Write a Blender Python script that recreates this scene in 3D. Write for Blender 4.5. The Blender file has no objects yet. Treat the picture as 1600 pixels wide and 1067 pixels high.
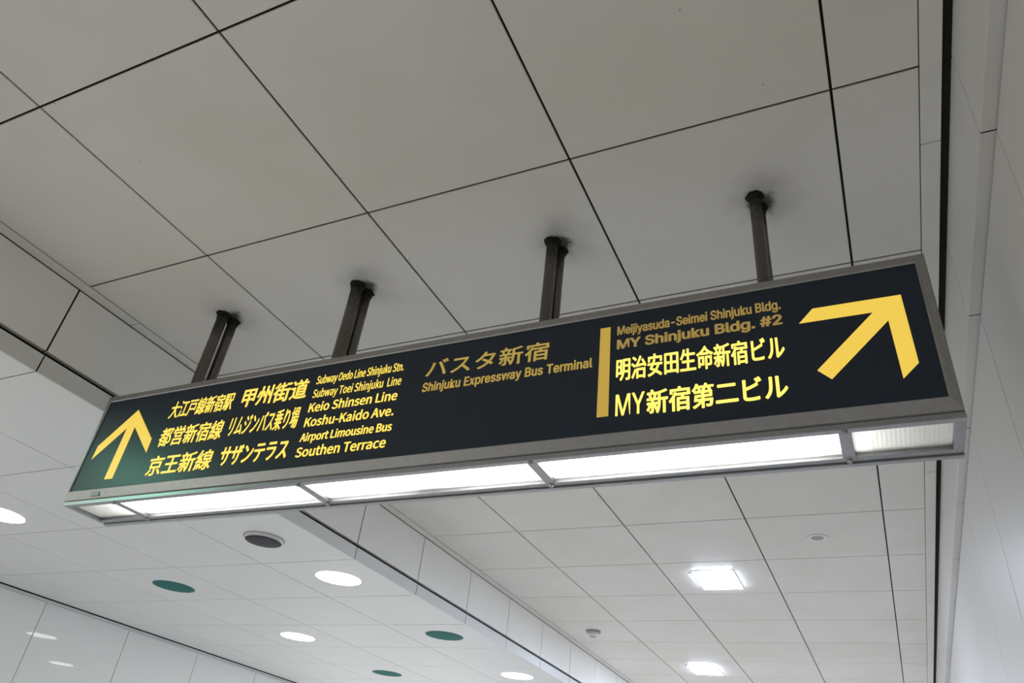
import bpy, bmesh, math, random, os
from mathutils import Matrix, Vector
random.seed(7)
SC = bpy.context.scene
COL = SC.collection
H = 1.55                      # eye height; the ceiling is 1.415 m above the eye
# ------------------------------------------------------------------ camera
cam = bpy.data.cameras.new('camera')
cam.sensor_fit = 'HORIZONTAL'; cam.sensor_width = 36.0
cam.lens = 1165.35 / 1600 * 36
cam.clip_start = 0.02; cam.clip_end = 200
co = bpy.data.objects.new('camera', cam); COL.objects.link(co)
RX = Vector((0.90615915, 0.41001232, 0.10375685))
DN = Vector((-0.15257955, 0.54572181, -0.82395824))
FW = Vector((-0.39445541, 0.73080613, 0.55707031))
m = Matrix.Identity(4)
for i in range(3):
    m[i][0] = RX[i]; m[i][1] = -DN[i]; m[i][2] = -FW[i]
m[2][3] = H
co.matrix_world = m
SC.camera = co
# ------------------------------------------------------------------ view, world
SC.view_settings.view_transform = 'Standard'
SC.view_settings.look = 'None'
SC.view_settings.gamma = 1.0
SC.view_settings.use_curve_mapping = False
SC.view_settings.exposure = 0.0
W = bpy.data.worlds.new('station'); SC.world = W
W.use_nodes = True
W.node_tree.nodes['Background'].inputs[0].default_value = (0.90, 0.91, 1.0, 1)
W.node_tree.nodes['Background'].inputs[1].default_value = 0.48
# ------------------------------------------------------------------ lamps of the concourse that stand outside the frame
def disk(name, x, y, z, power, col, size=0.25):
    l = bpy.data.lights.new(name, 'AREA'); l.shape = 'DISK'; l.size = size
    l.energy = power; l.color = col
    o = bpy.data.objects.new(name, l); COL.objects.link(o); o.location = (x, y, z)
    return o
FLUO = (1.0, 0.985, 0.93)
COOL = (0.74, 0.83, 1.0)
WARM = (1.0, 0.95, 0.86)
ZL, ZU = H + 1.083, H + 1.415     # lower and upper ceiling levels
disk('downlight_lamp', -2.61, 0.83, ZL - 0.012, 4, (0.28, 1.0, 0.66))
disk('downlight_lamp', -2.61, -1.55, ZL - 0.012, 16, FLUO)
for y, p in ((-0.3, 48), (-2.7, 24)):
    disk('downlight_lamp', -3.87, y, ZL - 0.012, p, FLUO)
for y in (8.0, 10.4):
    disk('downlight_lamp', -2.61, y, ZL - 0.012, 30, FLUO)
    disk('downlight_lamp', -3.87, y - 1.2, ZL - 0.012, 30, FLUO)
disk('downlight_lamp', -3.855, 6.86, ZL - 0.012, 2.6, FLUO)
for x, y in ((-0.84, 9.2), (-1.44, 11.6)):
    disk('led_lamp', x, y, ZU - 0.012, 48, COOL)

# ------------------------------------------------------------------ materials
def mat(name):
    M = bpy.data.materials.new(name); M.use_nodes = True
    nt = M.node_tree
    return M, nt, nt.nodes['Principled BSDF']
def plain(name, col, rough=0.5, metal=0.0, spec=0.5, noise=0.0, nscale=40.0, bump=0.0):
    M, nt, b = mat(name)
    b.inputs['Base Color'].default_value = (*col, 1)
    b.inputs['Roughness'].default_value = rough
    b.inputs['Metallic'].default_value = metal
    b.inputs['Specular IOR Level'].default_value = spec
    if noise or bump:
        tc = nt.nodes.new('ShaderNodeNewGeometry')
        n = nt.nodes.new('ShaderNodeTexNoise'); n.inputs['Scale'].default_value = nscale; n.inputs['Detail'].default_value = 5
        nt.links.new(tc.outputs['Position'], n.inputs['Vector'])
        if noise:
            r = nt.nodes.new('ShaderNodeMapRange')
            r.inputs[1].default_value = 0.3; r.inputs[2].default_value = 0.7
            r.inputs[3].default_value = 1 - noise; r.inputs[4].default_value = 1 + noise
            nt.links.new(n.outputs['Fac'], r.inputs[0])
            v = nt.nodes.new('ShaderNodeVectorMath'); v.operation = 'SCALE'
            v.inputs[0].default_value = col
            nt.links.new(r.outputs[0], v.inputs['Scale'])
            nt.links.new(v.outputs[0], b.inputs['Base Color'])
        if bump:
            bp = nt.nodes.new('ShaderNodeBump'); bp.inputs['Strength'].default_value = bump
            bp.inputs['Distance'].default_value = 0.003
            nt.links.new(n.outputs['Fac'], bp.inputs['Height'])
            nt.links.new(bp.outputs[0], b.inputs['Normal'])
    return M
def glow(name, col, strength):
    M, nt, b = mat(name)
    b.inputs['Base Color'].default_value = (0.8, 0.8, 0.8, 1)
    b.inputs['Emission Color'].default_value = (*col, 1)
    b.inputs['Emission Strength'].default_value = strength
    return M

POLES = ((-1.912, 0.0175), (-1.348, 0.0175), (-0.682, 0.016), (-0.132, 0.0145))
PY0, PY1 = 1.430, 1.474
def ceiling_material():
    M, nt, b = mat('ceiling_panel_paint')
    N, L = nt.nodes, nt.links
    g = N.new('ShaderNodeNewGeometry')
    def math_(op, a, bb=None, c=None):
        n = N.new('ShaderNodeMath'); n.operation = op
        for i, v in enumerate((a, bb, c)):
            if v is None: continue
            if isinstance(v, (int, float)): n.inputs[i].default_value = v
            else: L.new(v, n.inputs[i])
        return n.outputs[0]
    def noise(scale, detail=5, rough=0.6):
        n = N.new('ShaderNodeTexNoise'); n.inputs['Scale'].default_value = scale
        n.inputs['Detail'].default_value = detail; n.inputs['Roughness'].default_value = rough
        L.new(g.outputs['Position'], n.inputs['Vector']); return n.outputs['Fac']
    # warped position so that the soot rings fray
    nz = N.new('ShaderNodeTexNoise'); nz.inputs['Scale'].default_value = 22; nz.inputs['Detail'].default_value = 6
    L.new(g.outputs['Position'], nz.inputs['Vector'])
    off = N.new('ShaderNodeVectorMath'); off.operation = 'MULTIPLY_ADD'
    L.new(nz.outputs['Color'], off.inputs[0])
    off.inputs[1].default_value = (0.07, 0.07, 0); off.inputs[2].default_value = (-0.035, -0.035, 0)
    wp = N.new('ShaderNodeVectorMath'); wp.operation = 'ADD'
    L.new(g.outputs['Position'], wp.inputs[0]); L.new(off.outputs[0], wp.inputs[1])
    near = far = None
    for x, r in POLES:
        d = N.new('ShaderNodeVectorMath'); d.operation = 'DISTANCE'
        L.new(wp.outputs[0], d.inputs[0]); d.inputs[1].default_value = (x + 0.012, 1.452, ZU)
        near = d.outputs['Value'] if near is None else math_('MINIMUM', near, d.outputs['Value'])
        d = N.new('ShaderNodeVectorMath'); d.operation = 'DISTANCE'
        L.new(wp.outputs[0], d.inputs[0]); d.inputs[1].default_value = (x + 0.03, 1.445, ZU)
        far = d.outputs['Value'] if far is None else math_('MINIMUM', far, d.outputs['Value'])
    def falloff(v, a, c, hi):
        n = N.new('ShaderNodeMapRange'); n.interpolation_type = 'SMOOTHSTEP'
        n.inputs[1].default_value = a; n.inputs[2].default_value = c
        n.inputs[3].default_value = hi; n.inputs[4].default_value = 0
        L.new(v, n.inputs[0]); return n.outputs[0]
    soot = math_('MAXIMUM', falloff(near, 0.022, 0.052, 0.75), 0.0)
    halo = math_('MULTIPLY', falloff(far, 0.02, 0.13, 0.42), math_('MULTIPLY_ADD', noise(9), 1.6, -0.25))
    # loose specks of dirt
    sp = N.new('ShaderNodeTexVoronoi'); sp.inputs['Scale'].default_value = 16
    L.new(g.outputs['Position'], sp.inputs['Vector'])
    pick = math_('LESS_THAN', N_sep(N, L, sp.outputs['Color']), 0.10)
    speck = math_('MULTIPLY', math_('LESS_THAN', sp.outputs['Distance'], 0.045), pick)
    spots = math_('MULTIPLY', speck, 0.45)
    dirt = math_('MINIMUM', math_('MAXIMUM', math_('ADD', soot, math_('MAXIMUM', halo, 0.0)), spots), 0.93)
    c = N.new('ShaderNodeMix'); c.data_type = 'RGBA'
    big = falloff(noise(1.7, 3), 0.35, 0.68, 1.0)
    L.new(big, c.inputs[0])
    c.inputs[6].default_value = (0.70, 0.675, 0.625, 1); c.inputs[7].default_value = (0.735, 0.715, 0.685, 1)
    c2 = N.new('ShaderNodeMix'); c2.data_type = 'RGBA'
    L.new(dirt, c2.inputs[0]); L.new(c.outputs[2], c2.inputs[6]); c2.inputs[7].default_value = (0.028, 0.025, 0.022, 1)
    L.new(c2.outputs[2], b.inputs['Base Color'])
    b.inputs['Roughness'].default_value = 0.45
    b.inputs['Specular IOR Level'].default_value = 0.3
    return M
def N_sep(N, L, colour):
    s = N.new('ShaderNodeSeparateColor'); L.new(colour, s.inputs[0]); return s.outputs[0]

CEIL = ceiling_material()
LOWC = plain('lower_ceiling_enamel', (0.755, 0.76, 0.765), 0.38, spec=0.35, noise=0.015, nscale=2.0)
FASC = plain('fascia_enamel', (0.90, 0.89, 0.86), 0.40, spec=0.35, noise=0.02, nscale=2.2)
TRIM = plain('trim_paint', (0.72, 0.70, 0.66), 0.5, noise=0.03, nscale=9)
WALLR = plain('right_wall_enamel', (0.67, 0.655, 0.64), 0.38, spec=0.4, noise=0.015, nscale=1.6)
WALLL = plain('left_wall_enamel', (0.85, 0.87, 0.87), 0.012, spec=0.22, noise=0.01, nscale=1.5)
GAP = plain('joint_shadow_gap', (0.022, 0.020, 0.019), 0.9, spec=0.1)
FLOOR = plain('floor_stone', (0.60, 0.585, 0.575), 0.35, noise=0.05, nscale=4)
STEEL = plain('brushed_steel', (0.36, 0.35, 0.34), 0.40, metal=0.75, noise=0.05, nscale=60)
TRAY = plain('light_tray_aluminium', (0.34, 0.345, 0.36), 0.42, metal=0.75, noise=0.05, nscale=70)
def tube_material():
    M, nt, b = mat('sooty_hanger_steel'); N, L = nt.nodes, nt.links
    g = N.new('ShaderNodeNewGeometry'); sp = N.new('ShaderNodeSeparateXYZ'); L.new(g.outputs['Position'], sp.inputs[0])
    n = N.new('ShaderNodeTexNoise'); n.inputs['Scale'].default_value = 38; n.inputs['Detail'].default_value = 6; n.inputs['Roughness'].default_value = 0.7
    L.new(g.outputs['Position'], n.inputs['Vector'])
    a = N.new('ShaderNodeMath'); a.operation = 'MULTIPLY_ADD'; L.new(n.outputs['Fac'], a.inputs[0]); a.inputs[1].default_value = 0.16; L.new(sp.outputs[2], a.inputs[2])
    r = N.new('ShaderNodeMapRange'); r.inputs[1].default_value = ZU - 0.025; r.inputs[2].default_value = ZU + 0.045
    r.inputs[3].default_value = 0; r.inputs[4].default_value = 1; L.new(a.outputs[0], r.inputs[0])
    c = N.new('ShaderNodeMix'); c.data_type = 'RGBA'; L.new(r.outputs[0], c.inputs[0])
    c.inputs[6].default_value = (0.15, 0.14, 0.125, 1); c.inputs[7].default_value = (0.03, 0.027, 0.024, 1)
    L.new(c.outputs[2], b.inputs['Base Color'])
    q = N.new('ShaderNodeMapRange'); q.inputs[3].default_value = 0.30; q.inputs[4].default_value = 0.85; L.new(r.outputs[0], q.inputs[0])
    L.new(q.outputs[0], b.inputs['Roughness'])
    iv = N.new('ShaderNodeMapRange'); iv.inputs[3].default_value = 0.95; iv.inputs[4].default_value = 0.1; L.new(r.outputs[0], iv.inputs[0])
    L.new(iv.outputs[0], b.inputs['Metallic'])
    return M
TUBE = tube_material()
SOOT = plain('black_sealant', (0.022, 0.02, 0.018), 0.85, spec=0.2, noise=0.4, nscale=90, bump=0.6)
FACE = plain('black_acrylic', (0.015, 0.025, 0.041), 0.42, spec=0.4)
WHITE = plain('fixture_white', (0.75, 0.76, 0.77), 0.4)
GREY = plain('fixture_grey', (0.33, 0.33, 0.34), 0.5)
DARK = plain('speaker_mesh_dark', (0.028, 0.028, 0.038), 0.7, noise=0.25, nscale=300)
TEAL = plain('unlit_teal_lens', (0.022, 0.155, 0.145), 0.6, spec=0.08, noise=0.08, nscale=80)
LAMP = glow('lit_downlight_lens', (0.96, 1.0, 0.96), 16.0)
LED = glow('lit_led_lens', (0.72, 0.82, 1.0), 92.0)
FLTUBE = glow('fluorescent_tube', (1.0, 0.99, 0.95), 30.0)
LIT = glow('backlit_yellow', (1.0, 0.77, 0.12), 1.0)
LITB = glow('backlit_yellow_bright', (1.0, 0.80, 0.15), 1.25)
LITA = glow('backlit_arrow_yellow', (1.0, 0.69, 0.10), 0.80)
LITD = glow('faintly_backlit_yellow', (1.0, 0.66, 0.12), 0.42)
for M_ in (LIT, LITB, LITA, LITD):
    M_.node_tree.nodes['Principled BSDF'].inputs['Base Color'].default_value = (0.30, 0.20, 0.02, 1)
STICK = plain('yellow_sticker', (0.95, 0.72, 0.17), 0.5)
STICKB = plain('ochre_sticker', (0.84, 0.60, 0.18), 0.5)
for M_, q in ((STICK, 0.13), (STICKB, 0.085)):      # faint emission added to brighten the unlit foil lettering
    M_.node_tree.nodes['Principled BSDF'].inputs['Emission Color'].default_value = (1.0, 0.70, 0.16, 1)
    M_.node_tree.nodes['Principled BSDF'].inputs['Emission Strength'].default_value = q
def diffuser_material():
    M, nt, b = mat('ribbed_opal_diffuser')
    N, L = nt.nodes, nt.links
    out = [n for n in N if n.type == 'OUTPUT_MATERIAL'][0]
    t = N.new('ShaderNodeBsdfTranslucent'); t.inputs[0].default_value = (0.86, 0.86, 0.83, 1)
    d = N.new('ShaderNodeBsdfDiffuse'); d.inputs[0].default_value = (0.75, 0.75, 0.72, 1)
    mx = N.new('ShaderNodeMixShader'); mx.inputs[0].default_value = 0.30
    L.new(t.outputs[0], mx.inputs[1]); L.new(d.outputs[0], mx.inputs[2])
    L.new(mx.outputs[0], out.inputs[0])
    N.remove(b)
    return M
DIFF = diffuser_material()

# ------------------------------------------------------------------ mesh helpers
class MB:
    def __init__(s): s.v = []; s.f = []
    def add(s, vs, fs):
        o = len(s.v); s.v += [tuple(p) for p in vs]; s.f += [[i + o for i in f] for f in fs]; return s
    def box(s, x0, x1, y0, y1, z0, z1, ch=0.0):
        if ch <= 0:
            return s.add([(x0,y0,z0),(x1,y0,z0),(x1,y1,z0),(x0,y1,z0),(x0,y0,z1),(x1,y0,z1),(x1,y1,z1),(x0,y1,z1)],
                         [(3,2,1,0),(4,5,6,7),(0,1,5,4),(1,2,6,5),(2,3,7,6),(3,0,4,7)])
        b = bmesh.new(); bmesh.ops.create_cube(b, size=1)
        for v in b.verts:
            v.co = ((x0+x1)/2 + v.co.x*(x1-x0), (y0+y1)/2 + v.co.y*(y1-y0), (z0+z1)/2 + v.co.z*(z1-z0))
        bmesh.ops.bevel(b, geom=list(b.edges), offset=ch, segments=2, affect='EDGES', profile=0.5)
        b.verts.index_update()
        s.add([v.co.copy() for v in b.verts], [[v.index for v in f.verts] for f in b.faces]); b.free(); return s
    def panel_down(s, x0, x1, y0, y1, z, th=0.012, ch=0.0012, hole=None):
        """ceiling panel seen from below, chamfered rim, optional round hole (cx, cy, r)"""
        X0, X1, Y0, Y1 = x0+ch, x1-ch, y0+ch, y1-ch
        if hole is None:
            low = [(X0,Y0,z),(X1,Y0,z),(X1,Y1,z),(X0,Y1,z)]
            fs = [(3,2,1,0)]
        else:
            cx, cy, r = hole; n = 32
            low = [(X0,Y0,z),(X1,Y0,z),(X1,Y1,z),(X0,Y1,z),(X1,cy,z),(X0,cy,z)]
            ring = [(cx+r*math.cos(math.pi*2*k/(2*n)), cy+r*math.sin(math.pi*2*k/(2*n))) for k in range(2*n)]
            low += [(a,b_,z) for a,b_ in ring] + [(a,b_,z+0.06) for a,b_ in ring]
            c0 = 6
            up = [4,2,3,5] + [c0+k for k in range(n,-1,-1)]
            dn = [5,0,1,4] + [c0+(k % (2*n)) for k in range(2*n, n-1, -1)]
            fs = [up[::-1], dn[::-1]]
            fs += [(c0+k, c0+(k+1) % (2*n), c0+2*n+(k+1) % (2*n), c0+2*n+k) for k in range(2*n)]
        o = len(low)
        mid = [(x0,y0,z+ch),(x1,y0,z+ch),(x1,y1,z+ch),(x0,y1,z+ch)]
        top = [(x0,y0,z+th),(x1,y0,z+th),(x1,y1,z+th),(x0,y1,z+th)]
        for i in range(4):
            j = (i+1) % 4
            fs += [(i, j, o+j, o+i), (o+i, o+j, o+4+j, o+4+i)]
        return s.add(low+mid+top, fs)
    def ring(s, cx, cy, prof, n=48, wob=0.0):
        """lathe: prof = [(r, z), ...]"""
        vs = []; fs = []
        m_ = len(prof)
        for k in range(n):
            a = 2*math.pi*k/n
            for r, z in prof:
                q = r * (1 + wob*random.uniform(-1, 1)); vs.append((cx+q*math.cos(a), cy+q*math.sin(a), z + wob*0.02*random.uniform(-1,1)))
        for k in range(n):
            for i in range(m_-1):
                a, b_ = k*m_+i, ((k+1) % n)*m_+i
                fs.append((a, b_, b_+1, a+1))
        return s.add(vs, fs)
    def disc(s, cx, cy, r, z, n=48, down=True):
        vs = [(cx+r*math.cos(2*math.pi*k/n), cy+r*math.sin(2*math.pi*k/n), z) for k in range(n)]
        return s.add(vs, [list(range(n))[::-1] if down else list(range(n))])
    def tube_x(s, x0, x1, y, z, r, n=20):
        vs = []; 
        for x in (x0, x1):
            vs += [(x, y+r*math.cos(2*math.pi*k/n), z+r*math.sin(2*math.pi*k/n)) for k in range(n)]
        fs = [(k, (k+1) % n, n+(k+1) % n, n+k) for k in range(n)] + [list(range(n))[::-1], [n+k for k in range(n)]]
        return s.add(vs, fs)
    def poly_y(s, pts, y0, y1):
        """prism of an (x, z) outline between y0 (front) and y1"""
        n = len(pts)
        vs = [(x, y0, z) for x, z in pts] + [(x, y1, z) for x, z in pts]
        fs = [list(range(n)), [n+k for k in range(n)][::-1]] + [(k, n+k, n+(k+1) % n, (k+1) % n) for k in range(n)]
        return s.add(vs, fs)
    def build(s, name, material, parent=None, org=(0,0,0), smooth=False, fix=True):
        me = bpy.data.meshes.new(name)
        me.from_pydata([(x-org[0], y-org[1], z-org[2]) for x, y, z in s.v], [], s.f)
        if fix:
            b = bmesh.new(); b.from_mesh(me); bmesh.ops.recalc_face_normals(b, faces=b.faces); b.to_mesh(me); b.free()
        me.materials.append(material)
        if smooth:
            me.shade_smooth()
            try: me.set_sharp_from_angle(angle=math.radians(35))
            except Exception: pass
        o = bpy.data.objects.new(name, me); COL.objects.link(o)
        if parent is not None: o.parent = parent
        return o
def tag(o, label, cat, group=None):
    o['label'] = label; o['category'] = cat
    if group: o['group'] = group
    return o
def thing(name, loc, label, cat, group=None):
    o = bpy.data.objects.new(name, None); COL.objects.link(o); o.location = loc
    o.empty_display_size = 0.1
    return tag(o, label, cat, group)
def struct(name, mb, material, **k):
    o = mb.build(name, material, **k); o['kind'] = 'structure'; return o
def child(o, name, mb, material, label=None):
    c = mb.build(name, material); c.parent = o
    if label: c['label'] = label
    return c

# ------------------------------------------------------------------ setting
G = 0.0029                                   # half a joint
ROW0, ROWD = 0.566, 0.5971
rows = [ROW0 + ROWD*k for k in range(-14, 23)]
cols = [-2.268] + [-1.7365 + 0.6027*k for k in range(4)] + [0.243]
mb = MB()
for i in range(len(cols)-1):
    for j in range(len(rows)-1):
        mb.panel_down(cols[i]+G, cols[i+1]-G, rows[j]+G, rows[j+1]-G, ZU, th=0.0045)
struct('ceiling', mb, CEIL)
mb = MB().box(-2.40, 0.42, rows[0], rows[-1], ZU+0.005, ZU+0.06)
struct('ceiling_backing', mb, GAP)

# slim metal edge trims of the upper ceiling
for nm, xa, xb in (('trim_1', -2.3190, -2.2705), ('trim_2', 0.2420, 0.283)):
    mb = MB(); y = rows[0] + 0.22
    while y < rows[-1]:
        mb.box(xa, xb, y+0.0006, min(y+1.79, rows[-1])-0.0006, ZU-0.001, ZU+0.0048, 0.001); y += 1.791
    struct(nm, mb, TRIM)

# fascia between the two ceilings: tall panels, shadow groove, folded lower panels
mb = MB()
for j in range(len(rows)-1):
    mb.box(-2.345, -2.320, rows[j]+G, rows[j+1]-G, H+1.163, ZU-0.003, 0.002)
struct('wall_fascia', mb, FASC)
mb = MB().box(-2.40, -2.352, rows[0], rows[-1], ZL+0.02, ZU+0.03)
mb.box(-2.351, -2.3228, rows[0], rows[-1], H+1.166, ZU-0.006)
struct('wall_fascia_groove', mb, GAP)

# lower ceiling: first column folds up onto the fascia
LX = [-2.318, -2.907, -3.535, -4.185, -4.835, -5.235]
LAMPS = [(-2.612, 3.232, 'lit'), (-2.612, 4.422, 'off'), (-2.629, 5.632, 'lit'),
         (-3.872, 2.110, 'lit'), (-3.872, 3.277, 'off'), (-3.855, 4.470, 'lit'), (-3.843, 5.662, 'off'),
         (-2.612, 2.622, 'speaker')]
RL = 0.128
def hole_for(x0, x1, y0, y1):
    for x, y, k in LAMPS:
        if x0 < x < x1 and y0 < y < y1: return (x, y, RL if k != 'speaker' else 0.0955)
mb = MB(); fold = MB()
for j in range(len(rows)-1):
    for i in range(len(LX)-1):
        x1, x0 = LX[i], LX[i+1]
        a, b_, c, d = x0+G*0.8, x1-G*0.8, rows[j]+G*0.8, rows[j+1]-G*0.8
        hl = hole_for(x0, x1, rows[j], rows[j+1])
        if i == 0:
            mb.panel_down(a, x1-0.004, c, d, ZL, th=0.004, ch=0.0008, hole=hl)
            # rounded fold and upright lip of the same sheet
            n = 6; vs = []
            prof = [(x1-0.004-0.0008, ZL)] + [(x1-0.004+0.004*math.sin(t), ZL+0.004-0.004*math.cos(t)) for t in [math.pi/2*k/n for k in range(1, n+1)]] + [(x1, H+1.145), (x1-0.012, H+1.147)]
            for px, pz in prof: vs += [(px, c, pz), (px, d, pz)]
            fold.add(vs, [(2*k, 2*k+1, 2*k+3, 2*k+2) for k in range(len(prof)-1)])
        else:
            mb.panel_down(a, b_, c, d, ZL, th=0.004, ch=0.0008, hole=hl)
struct('ceiling_lower', mb, LOWC)
struct('trim_fold', fold, LOWC)
bk = MB().box(-5.40, -2.352, rows[0], rows[-1], ZL+0.075, ZL+0.10)
for x in LX[1:-1]: bk.box(x-0.006, x+0.006, rows[0], rows[-1], ZL+0.0045, ZL+0.02)
for y in rows[1:-1]: bk.box(LX[-1], LX[0]-0.016, y-0.006, y+0.006, ZL+0.0045, ZL+0.02)
struct('ceiling_lower_backing', bk, GAP)

# left wall of glossy enamel panels
mb = MB(); y = 3.46 - 0.735*15
while y < rows[-1]:
    mb.box(-5.30, -5.262, y+0.002, y+0.735-0.002, 0.0, ZL-0.024, 0.0015); y += 0.735
struct('wall_left', mb, WALLL)
struct('wall_left_backing', MB().box(-5.36, -5.302, rows[0], rows[-1], 0.0, ZL+0.07).box(-5.301, -5.2655, rows[0], rows[-1], 0.0, ZL-0.026), GAP)
struct('trim_3', MB().box(-5.30, -5.258, rows[0], rows[-1], ZL-0.0225, ZL-0.0025, 0.001), WHITE)

# right wall: upper band overhangs the lower panels by a small ledge
mb = MB()
for j in range(len(rows)-1):
    mb.box(0.301, 0.360, rows[j]+0.0018, rows[j+1]-0.0018, H+1.185, ZU+0.022, 0.0015)
struct('wall_right_upper', mb, WALLR)
mb = MB()
for j in range(len(rows)-1):
    mb.box(0.327, 0.360, rows[j]+0.0018, rows[j+1]-0.0018, 0.0, H+1.181, 0.0015)
struct('wall_right', mb, WALLR)
struct('wall_right_backing', MB().box(0.362, 0.42, rows[0], rows[-1], 0.0, ZU+0.03).box(0.3035, 0.361, rows[0], rows[-1], H+1.1865, ZU+0.019).box(0.3295, 0.361, rows[0], rows[-1], 0.0, H+1.181), GAP)

struct('floor', MB().box(-5.36, 0.42, rows[0], rows[-1], -0.08, 0.0), FLOOR)

# ------------------------------------------------------------------ the hanging sign
X0, X1 = -2.226, 0.190
YF, YB = 1.370, 1.520
ZB, ZT = H+0.727, H+1.094
SO = (-1.018, 1.445, ZB)
sign = thing('hanging_sign', SO, 'long black backlit direction sign with yellow lettering and arrows hanging from the ceiling', 'sign')
def part(name, mb, material, label=None, parent=None, smooth=False):
    o = mb.build(name, material, parent or sign, SO, smooth=smooth)
    if label: o['label'] = label
    return o
PX0, PX1, PZ0, PZ1 = X0+0.016, X1-0.020, H+0.757, H+1.073
fr = MB()
# front bezel: four mitred bars, slightly crowned
def bezel(mb, y0, y1, ox0, ox1, oz0, oz1, ix0, ix1, iz0, iz1, c=0.0025):
    o = [(ox0,oz0),(ox1,oz0),(ox1,oz1),(ox0,oz1)]; i = [(ix0,iz0),(ix1,iz0),(ix1,iz1),(ix0,iz1)]
    oc = [(ox0+c,oz0+c),(ox1-c,oz0+c),(ox1-c,oz1-c),(ox0+c,oz1-c)]; ic = [(ix0-c,iz0-c),(ix1+c,iz0-c),(ix1+c,iz1+c),(ix0-c,iz1+c)]
    s = 1 if y1 > y0 else -1
    ty = [0.007 if z < (oz0+oz1)/2 else 0.0 for x, z in o]
    loops = [[(x, y1, z) for x, z in o], [(x, y0+s*(c+t), z) for (x, z), t in zip(o, ty)], [(x, y0+s*t, z) for (x, z), t in zip(oc, ty)], [(x, y0, z) for x, z in ic], [(x, y0+s*c, z) for x, z in i], [(x, y0+s*0.008, z) for x, z in i]]
    vs = [p for l in loops for p in l]; fs = []
    for k in range(len(loops)-1):
        for q in range(4):
            r = (q+1) % 4
            fs.append((4*k+q, 4*k+r, 4*k+4+r, 4*k+4+q))
    mb.add(vs, fs)
bezel(fr, YF, YF+0.030, X0, X1, ZB, ZT, PX0, PX1, PZ0, PZ1)
part('front_bezel', fr, STEEL)
fr = MB(); bezel(fr, YB, YB-0.030, X0, X1, ZB, ZT, PX0, PX1, PZ0, PZ1)
fr.box(PX0, PX1, YB-0.012, YB-0.008, PZ0, PZ1)
part('rear_bezel', fr, STEEL)
# shell: top, two ends
sh = MB()
sh.box(X0, X1, YF+0.0305, YB-0.0305, ZT-0.004, ZT-0.001)
sh.box(X0+0.001, X0+0.003, YF+0.0305, YB-0.0305, ZB+0.001, ZT-0.0045)
sh.box(X1-0.003, X1-0.001, YF+0.0305, YB-0.0305, ZB+0.001, ZT-0.0045)
part('housing', sh, STEEL)
face = part('face_panel', MB().box(PX0-0.002, PX1+0.002, YF+0.0045, YF+0.0075, PZ0-0.002, PZ1+0.002), FACE)
FY = YF + 0.0045
# small data plate riveted to the lower bezel
part('maker_plate', MB().box(-2.105, -2.070, YF+0.0015, YF+0.006, H+0.734, H+0.750, 0.0003), GREY, 'small pale plate on the lower bezel')

# light tray under the sign
TZ = ZB - 0.0035
tr = MB()
T0, T1 = TZ-0.012, TZ
tr.box(X0+0.012, X1, YF+0.004, YF+0.021, T0, T1, 0.0012)
tr.box(X0+0.012, X1, YB-0.019, YB-0.001, T0, T1, 0.0012)
tr.box(X0+0.012, X0+0.030, YF+0.0212, YB-0.0192, T0, T1, 0.0012)
tr.box(X1-0.019, X1, YF+0.0212, YB-0.0192, T0, T1, 0.0012)
tray = part('light_tray', tr, TRAY)
part('rear_lip', MB().box(X0+0.018, X1, YB+0.001, YB+0.015, T0-0.004, T0+0.012, 0.001), TRAY)
DIV = (-1.998, -1.315, -0.6615, -0.0125)
for x in DIV:
    o = part('divider_bar', MB().box(x-0.012, x+0.012, YF+0.0212, YB-0.0192, T0, T1+0.002, 0.0012), TRAY)
    for yy in (YF+0.012, YB-0.010):
        part('clip_bolt', MB().ring(x, yy, [(0.0003, T0-0.006), (0.0042, T0-0.006), (0.0056, T0-0.0045), (0.0056, T0-0.0003)], 16), GREY, None, o, True)
edges = [X0+0.030] + [e for x in DIV for e in (x-0.012, x+0.012)] + [X1-0.019]
for k in range(5):
    a, b_ = edges[2*k]+0.0004, edges[2*k+1]-0.0004
    vs = []; n = max(24, int((b_-a)/0.004))
    y0, y1, zz = YF+0.0215, YB-0.0195, T1-0.002
    for q in range(n+1):                      # ribbed acrylic sheet
        x = a + (b_-a)*q/n; z = zz - (0.00025 if q % 2 else 0.0)
        vs += [(x, y0, z), (x, y1, z)]
    fs = [(2*q, 2*q+1, 2*q+3, 2*q+2) for q in range(n)]
    part('diffuser', MB().add(vs, fs), DIFF, 'dim end diffuser' if k in (0, 4) else 'glowing white diffuser')
# reflector tray above the tubes, and the tubes
rf = MB().add([(X0+0.006,YF+0.012,ZB+0.075),(X1-0.006,YF+0.012,ZB+0.075),(X1-0.006,YB-0.014,ZB+0.075),(X0+0.006,YB-0.014,ZB+0.075),
               (X0+0.006,YF+0.012,TZ),(X1-0.006,YF+0.012,TZ),(X1-0.006,YB-0.014,TZ),(X0+0.006,YB-0.014,TZ)],
              [(0,1,2,3),(0,1,5,4),(1,2,6,5),(2,3,7,6),(3,0,4,7)])
part('reflector', rf, WHITE)
for a, b_ in ((-1.992, -1.345), (-1.275, -1.065), (-0.915, -0.70), (-0.625, -0.045)):
    part('fluorescent_tube', MB().tube_x(a, b_, 1.440, ZB+0.030, 0.013), FLTUBE, None, None, True)

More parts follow.
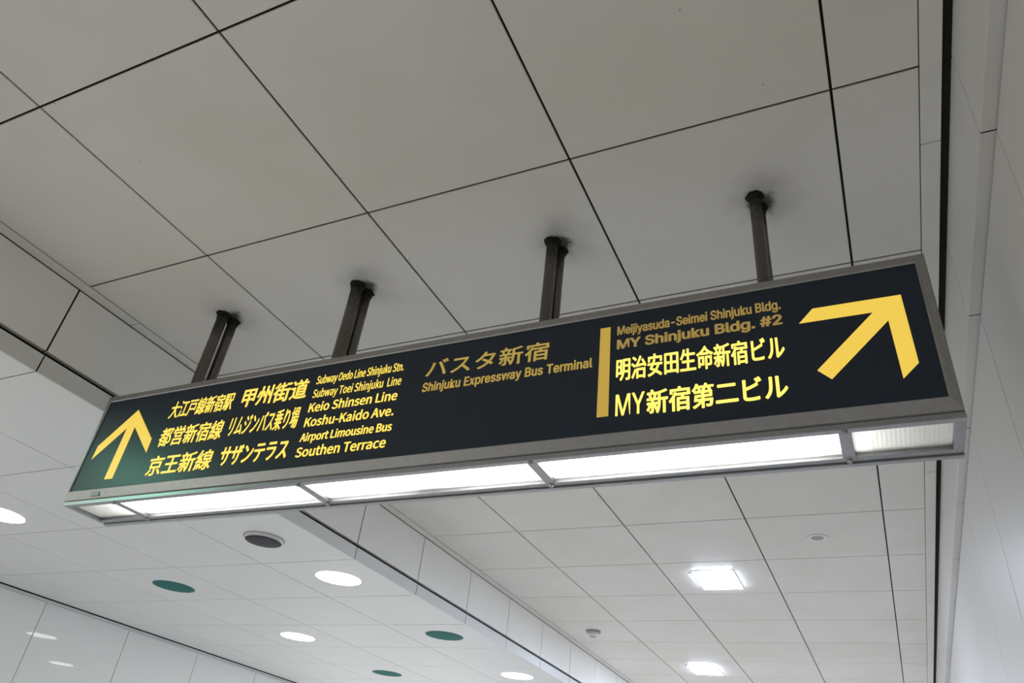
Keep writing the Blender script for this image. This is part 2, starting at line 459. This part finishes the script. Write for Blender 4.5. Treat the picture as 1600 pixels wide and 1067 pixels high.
# arrows
def arrow(pts, name='arrow'):
    part(name, MB().poly_y([(x, H+z) for x, z in pts], FY-0.0006, FY+0.0004), LITA, None, face)
arrow([(0.132,1.001),(0.1355,0.836),(0.104,0.8055),(0.100,0.943),(-0.0195,0.8235),(-0.044,0.848),(0.0755,0.968),(-0.066,0.968),(-0.036,1.001)])
arrow([(-2.058,1.026),(-1.939,0.909),(-1.938,0.862),(-2.0405,0.962),(-2.0425,0.787),(-2.078,0.787),(-2.0755,0.962),(-2.180,0.863),(-2.178,0.909)])
part('divider_stripe', MB().poly_y([(-0.507,H+0.800),(-0.480,H+0.800),(-0.482,H+1.041),(-0.507,H+1.041)], FY-0.0006, FY+0.0004), LITD, 'yellow vertical stripe', face)

# lettering: outlines from the fonts that ship inside Blender
FD = os.path.join(bpy.utils.system_resource('DATAFILES'), 'fonts')
def font(nm):
    try: return bpy.data.fonts.load(os.path.join(FD, nm))
    except Exception: return None
CJK, INTER = font('Noto Sans CJK Regular.woff2'), font('Inter.woff2')
def glyphs(s, fnt, sp):
    c = bpy.data.curves.new('t', 'FONT'); c.body = s; c.size = 1; c.resolution_u = 4; c.space_character = sp
    if fnt: c.font = fnt
    o = bpy.data.objects.new('t', c); COL.objects.link(o)
    dg = bpy.context.evaluated_depsgraph_get()
    me = bpy.data.meshes.new_from_object(o.evaluated_get(dg), depsgraph=dg)
    v = [(p.co.x, p.co.y) for p in me.vertices]; f = [list(p.vertices) for p in me.polygons]
    bpy.data.objects.remove(o); bpy.data.curves.remove(c); bpy.data.meshes.remove(me)
    return v, f
def lettering(s, x0, x1, z0, z1, material, rx, rz, fnt, cap=None, sp=1.0, label=None):
    """fit s between x0 and x1; z0..z1 is the full height, or with cap the height from baseline to capital top"""
    v, f = glyphs(s, fnt, sp)
    xa, xb = min(p[0] for p in v), max(p[0] for p in v)
    if cap:
        cv, _ = glyphs(cap, fnt, 1.0); za, zb_ = min(p[1] for p in cv), max(p[1] for p in cv)
    else:
        za, zb_ = min(p[1] for p in v), max(p[1] for p in v)
    kx = (x1-x0-2*rx)/(xb-xa); kz = (z1-z0-2*rz)/(zb_-za)
    mb = MB(); n = 12
    for k in range(n+1):
        dx, dz = (0, 0) if k == n else (rx*math.cos(2*math.pi*k/n), rz*math.sin(2*math.pi*k/n))
        yy = FY - 0.0004 - 0.00006*k
        mb.add([(x0+rx+(p[0]-xa)*kx+dx, yy, H+z0+rz+(p[1]-za)*kz+dz) for p in v], f)
    o = mb.build('lettering', material, face, SO, fix=False)
    if label: o['label'] = label
JB = 0.0011
XA = -1.904
lettering('大江戸線新宿駅', XA, -1.648, 0.972, 1.033, LIT, JB*0.8, JB, CJK)
lettering('甲州街道', -1.614, -1.372, 0.972, 1.038, LIT, 0.0016, 0.0016, CJK)
lettering('都営新宿線', XA, -1.650, 0.876, 0.941, LIT, JB, JB, CJK)
lettering('リムジンバス乗り場', -1.626, -1.374, 0.878, 0.946, LIT, JB*0.8, JB, CJK)
lettering('京王新線', XA, -1.650, 0.781, 0.846, LIT, JB*1.2, JB*1.2, CJK)
lettering('サザンテラス', -1.622, -1.379, 0.786, 0.847, LIT, 0.0016, 0.0016, CJK)
ER = 0.0010
for s, xb, z0, z1 in (('Subway Oedo Line Shinjuku Stn.', -1.057, 1.0125, 1.0395), ('Subway Toei Shinjuku  Line', -1.056, 0.968, 0.995),
                      ('Keio Shinsen Line', -1.058, 0.922, 0.951), ('Koshu-Kaido Ave.', -1.058, 0.8765, 0.9055),
                      ('Airport Limousine Bus', -1.054, 0.832, 0.8575), ('Southen Terrace', -1.062, 0.786, 0.815)):
    lettering(s, -1.347, xb, z0, z1, LIT, ER*(0.45 if len(s) > 24 else 1.05), ER*(0.65 if len(s) > 24 else 1.05), CJK, 'H')
lettering('バスタ新宿', -0.983, -0.637, 0.976, 1.031, STICK, 0.0011, 0.0011, CJK, None, 1.02, 'unlit dull yellow lettering')
lettering('Shinjuku Expressway Bus Terminal', -0.985, -0.523, 0.934, 0.9615, STICK, 0.0011, 0.0011, INTER, 'H', 1.03, 'unlit dull yellow lettering')
lettering('Meijiyasuda-Seimei Shinjuku Bldg.', -0.465, -0.098, 1.013, 1.039, STICKB, 0.0010, 0.0011, INTER, 'H', 1.0, 'unlit brownish lettering')
lettering('MY Shinjuku Bldg. #2', -0.465, -0.098, 0.973, 1.0005, STICKB, 0.0018, 0.0014, INTER, 'H', 1.0, 'unlit brownish lettering')
lettering('明治安田生命新宿ビル', -0.465, -0.100, 0.886, 0.948, LITB, 0.0011, 0.0012, CJK)
lettering('MY', -0.464, -0.398, 0.797, 0.8515, LITB, 0.0007, 0.0007, INTER)
lettering('新宿第二ビル', -0.394, -0.102, 0.792, 0.8535, LITB, 0.0014, 0.0014, CJK)

# hangers: a pair of steel tubes at each of four points, sooty sealant where they enter the ceiling
for i, (x, r) in enumerate(POLES):
    for k, y in enumerate((PY0, PY1)):
        xx = x + (0.004 if k else 0.0)
        rr = r if not k else r*0.95
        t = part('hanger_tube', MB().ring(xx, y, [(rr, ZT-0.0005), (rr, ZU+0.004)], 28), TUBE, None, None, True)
        prof = [(rr+0.0004, ZU-0.020), (rr+0.0022, ZU-0.013), (rr+0.0030, ZU-0.006), (rr+0.0055, ZU-0.0025), (rr+0.0085, ZU-0.0006)]
        part('sealant_collar', MB().ring(xx, y, prof, 34, 0.085), SOOT, 'black crusted sealant collar', t)

# ------------------------------------------------------------------ lamps in the ceilings
def make_downlight(kind, label, group):
    o = thing('downlight', (0, 0, 0), label, 'light', group)
    n = 'lens'
    l = MB().ring(0, 0, [(0.0005, -0.0035), (0.06, -0.0031), (0.110, -0.0014), (0.1225, 0.0002)], 56)
    c = l.build(n, LAMP if kind == 'lit' else TEAL, o, smooth=True)
    c['label'] = 'glowing white lens' if kind == 'lit' else 'dark teal lens'
    rg = MB().ring(0, 0, [(0.1228, 0.004), (0.1228, 0.0003), (0.1235, 0.0), (0.1265, 0.0), (0.1272, 0.0004), (0.1272, 0.02)], 56)
    rg.build('trim_ring', WHITE if kind == 'lit' else GREY, o, smooth=True)
    MB().ring(0, 0, [(0.1225, 0.006), (0.1225, 0.05), (0.0005, 0.05)], 32).build('housing', WHITE, o, smooth=True)
    return o
def copy_tree(o, parent=None):
    c = o.copy(); COL.objects.link(c); c.parent = parent
    for k in list(o.children): copy_tree(k, c)
    return c
LABELS = {
    (-2.612, 3.232): 'lit round downlight next to the fascia, largest whole white disc under the sign',
    (-2.629, 5.632): 'lit round downlight by the fascia at the bottom edge of the picture',
    (-3.872, 2.110): 'lit round downlight left of the sign, cut by the left picture edge',
    (-3.855, 4.470): 'lit round downlight in the left row, between two teal discs',
    (-2.612, 4.422): 'unlit teal round downlight beside the fascia, between two lit ones',
    (-3.872, 3.277): 'unlit teal round downlight below the left end of the sign',
    (-3.843, 5.662): 'small unlit teal round downlight farther along the row near the left wall',
}
protos = {}
for x, y, k in LAMPS:
    if k == 'speaker': continue
    grp = 'lit round downlights' if k == 'lit' else 'unlit teal downlights'
    lab = LABELS[(x, y)]
    if k not in protos: o = protos[k] = make_downlight(k, lab, grp)
    else: o = copy_tree(protos[k])
    o.location = (x, y, ZL); o['label'] = lab

sp = thing('ceiling_speaker', (-2.612, 2.622, ZL), 'dark round ceiling speaker with a pale rim just below the glowing underside of the sign', 'speaker')
MB().ring(0, 0, [(0.0935, -0.0004), (0.0935, -0.002), (0.0955, -0.003), (0.098, -0.002), (0.098, -0.0002)], 56).build('trim_ring', GREY, sp, smooth=True)
MB().ring(0, 0, [(0.0932, -0.0006), (0.0925, -0.004), (0.0865, -0.015)], 56).build('rim', WHITE, sp, smooth=True)['label'] = 'pale conical rim'
MB().ring(0, 0, [(0.0863, -0.0152), (0.083, -0.0175), (0.04, -0.0185), (0.0005, -0.019)], 56).build('grille', DARK, sp, smooth=True)['label'] = 'dark mesh grille'

def make_square(label):
    o = thing('square_light', (0, 0, 0), label, 'light', 'square lights')
    a, b_ = 0.112, 0.165
    fr = MB()
    for x0, x1, y0, y1 in ((-a-0.005, a+0.005, -b_-0.005, -b_), (-a-0.005, a+0.005, b_, b_+0.005), (-a-0.005, -a, -b_+0.0002, b_-0.0002), (a, a+0.005, -b_+0.0002, b_-0.0002)):
        fr.box(x0, x1, y0, y1, -0.006, -0.0005, 0.0012)
    fr.build('frame', WHITE, o)
    MB().box(-a+0.0005, a-0.0005, -b_+0.0005, b_-0.0005, -0.0105, -0.001, 0.002).build('lens', LED, o)['label'] = 'glaring white lens'
    MB().box(-a-0.030, -a-0.011, -b_+0.02, -b_+0.035, -0.005, -0.0005, 0.001).build('clip', GREY, o)
    return o
q = make_square('larger glaring square light in the upper ceiling below the right part of the sign'); q.location = (-0.845, 4.455, ZU)
q2 = copy_tree(q); q2.location = (-1.445, 6.87, ZU); q2['label'] = 'smaller square light at the bottom edge, farther down the upper ceiling'

sd = thing('smoke_detector', (-2.02, 5.62, ZU), 'small white dome smoke detector on the far ceiling near the fascia', 'smoke detector')
MB().ring(0, 0, [(0.056, -0.0005), (0.056, -0.010), (0.052, -0.014), (0.0405, -0.014)], 40).build('base', GREY, sd, smooth=True)
MB().ring(0, 0, [(0.040, -0.0142), (0.040, -0.030), (0.034, -0.038), (0.0265, -0.040)], 40).build('dome', WHITE, sd, smooth=True)
MB().ring(0, 0, [(0.026, -0.0402), (0.024, -0.044), (0.0005, -0.045)], 32).build('sensor_cap', GREY, sd, smooth=True)
cs = thing('ceiling_sensor', (-0.235, 3.85, ZU), 'small round flush fitting with a grey centre on the ceiling near the right wall', 'sensor')
MB().ring(0, 0, [(0.050, -0.0005), (0.049, -0.003), (0.043, -0.005), (0.031, -0.003)], 40).build('rim', WHITE, cs, smooth=True)
MB().ring(0, 0, [(0.0305, -0.0032), (0.018, -0.0035), (0.0005, -0.0036)], 40).build('lens', GREY, cs, smooth=True)
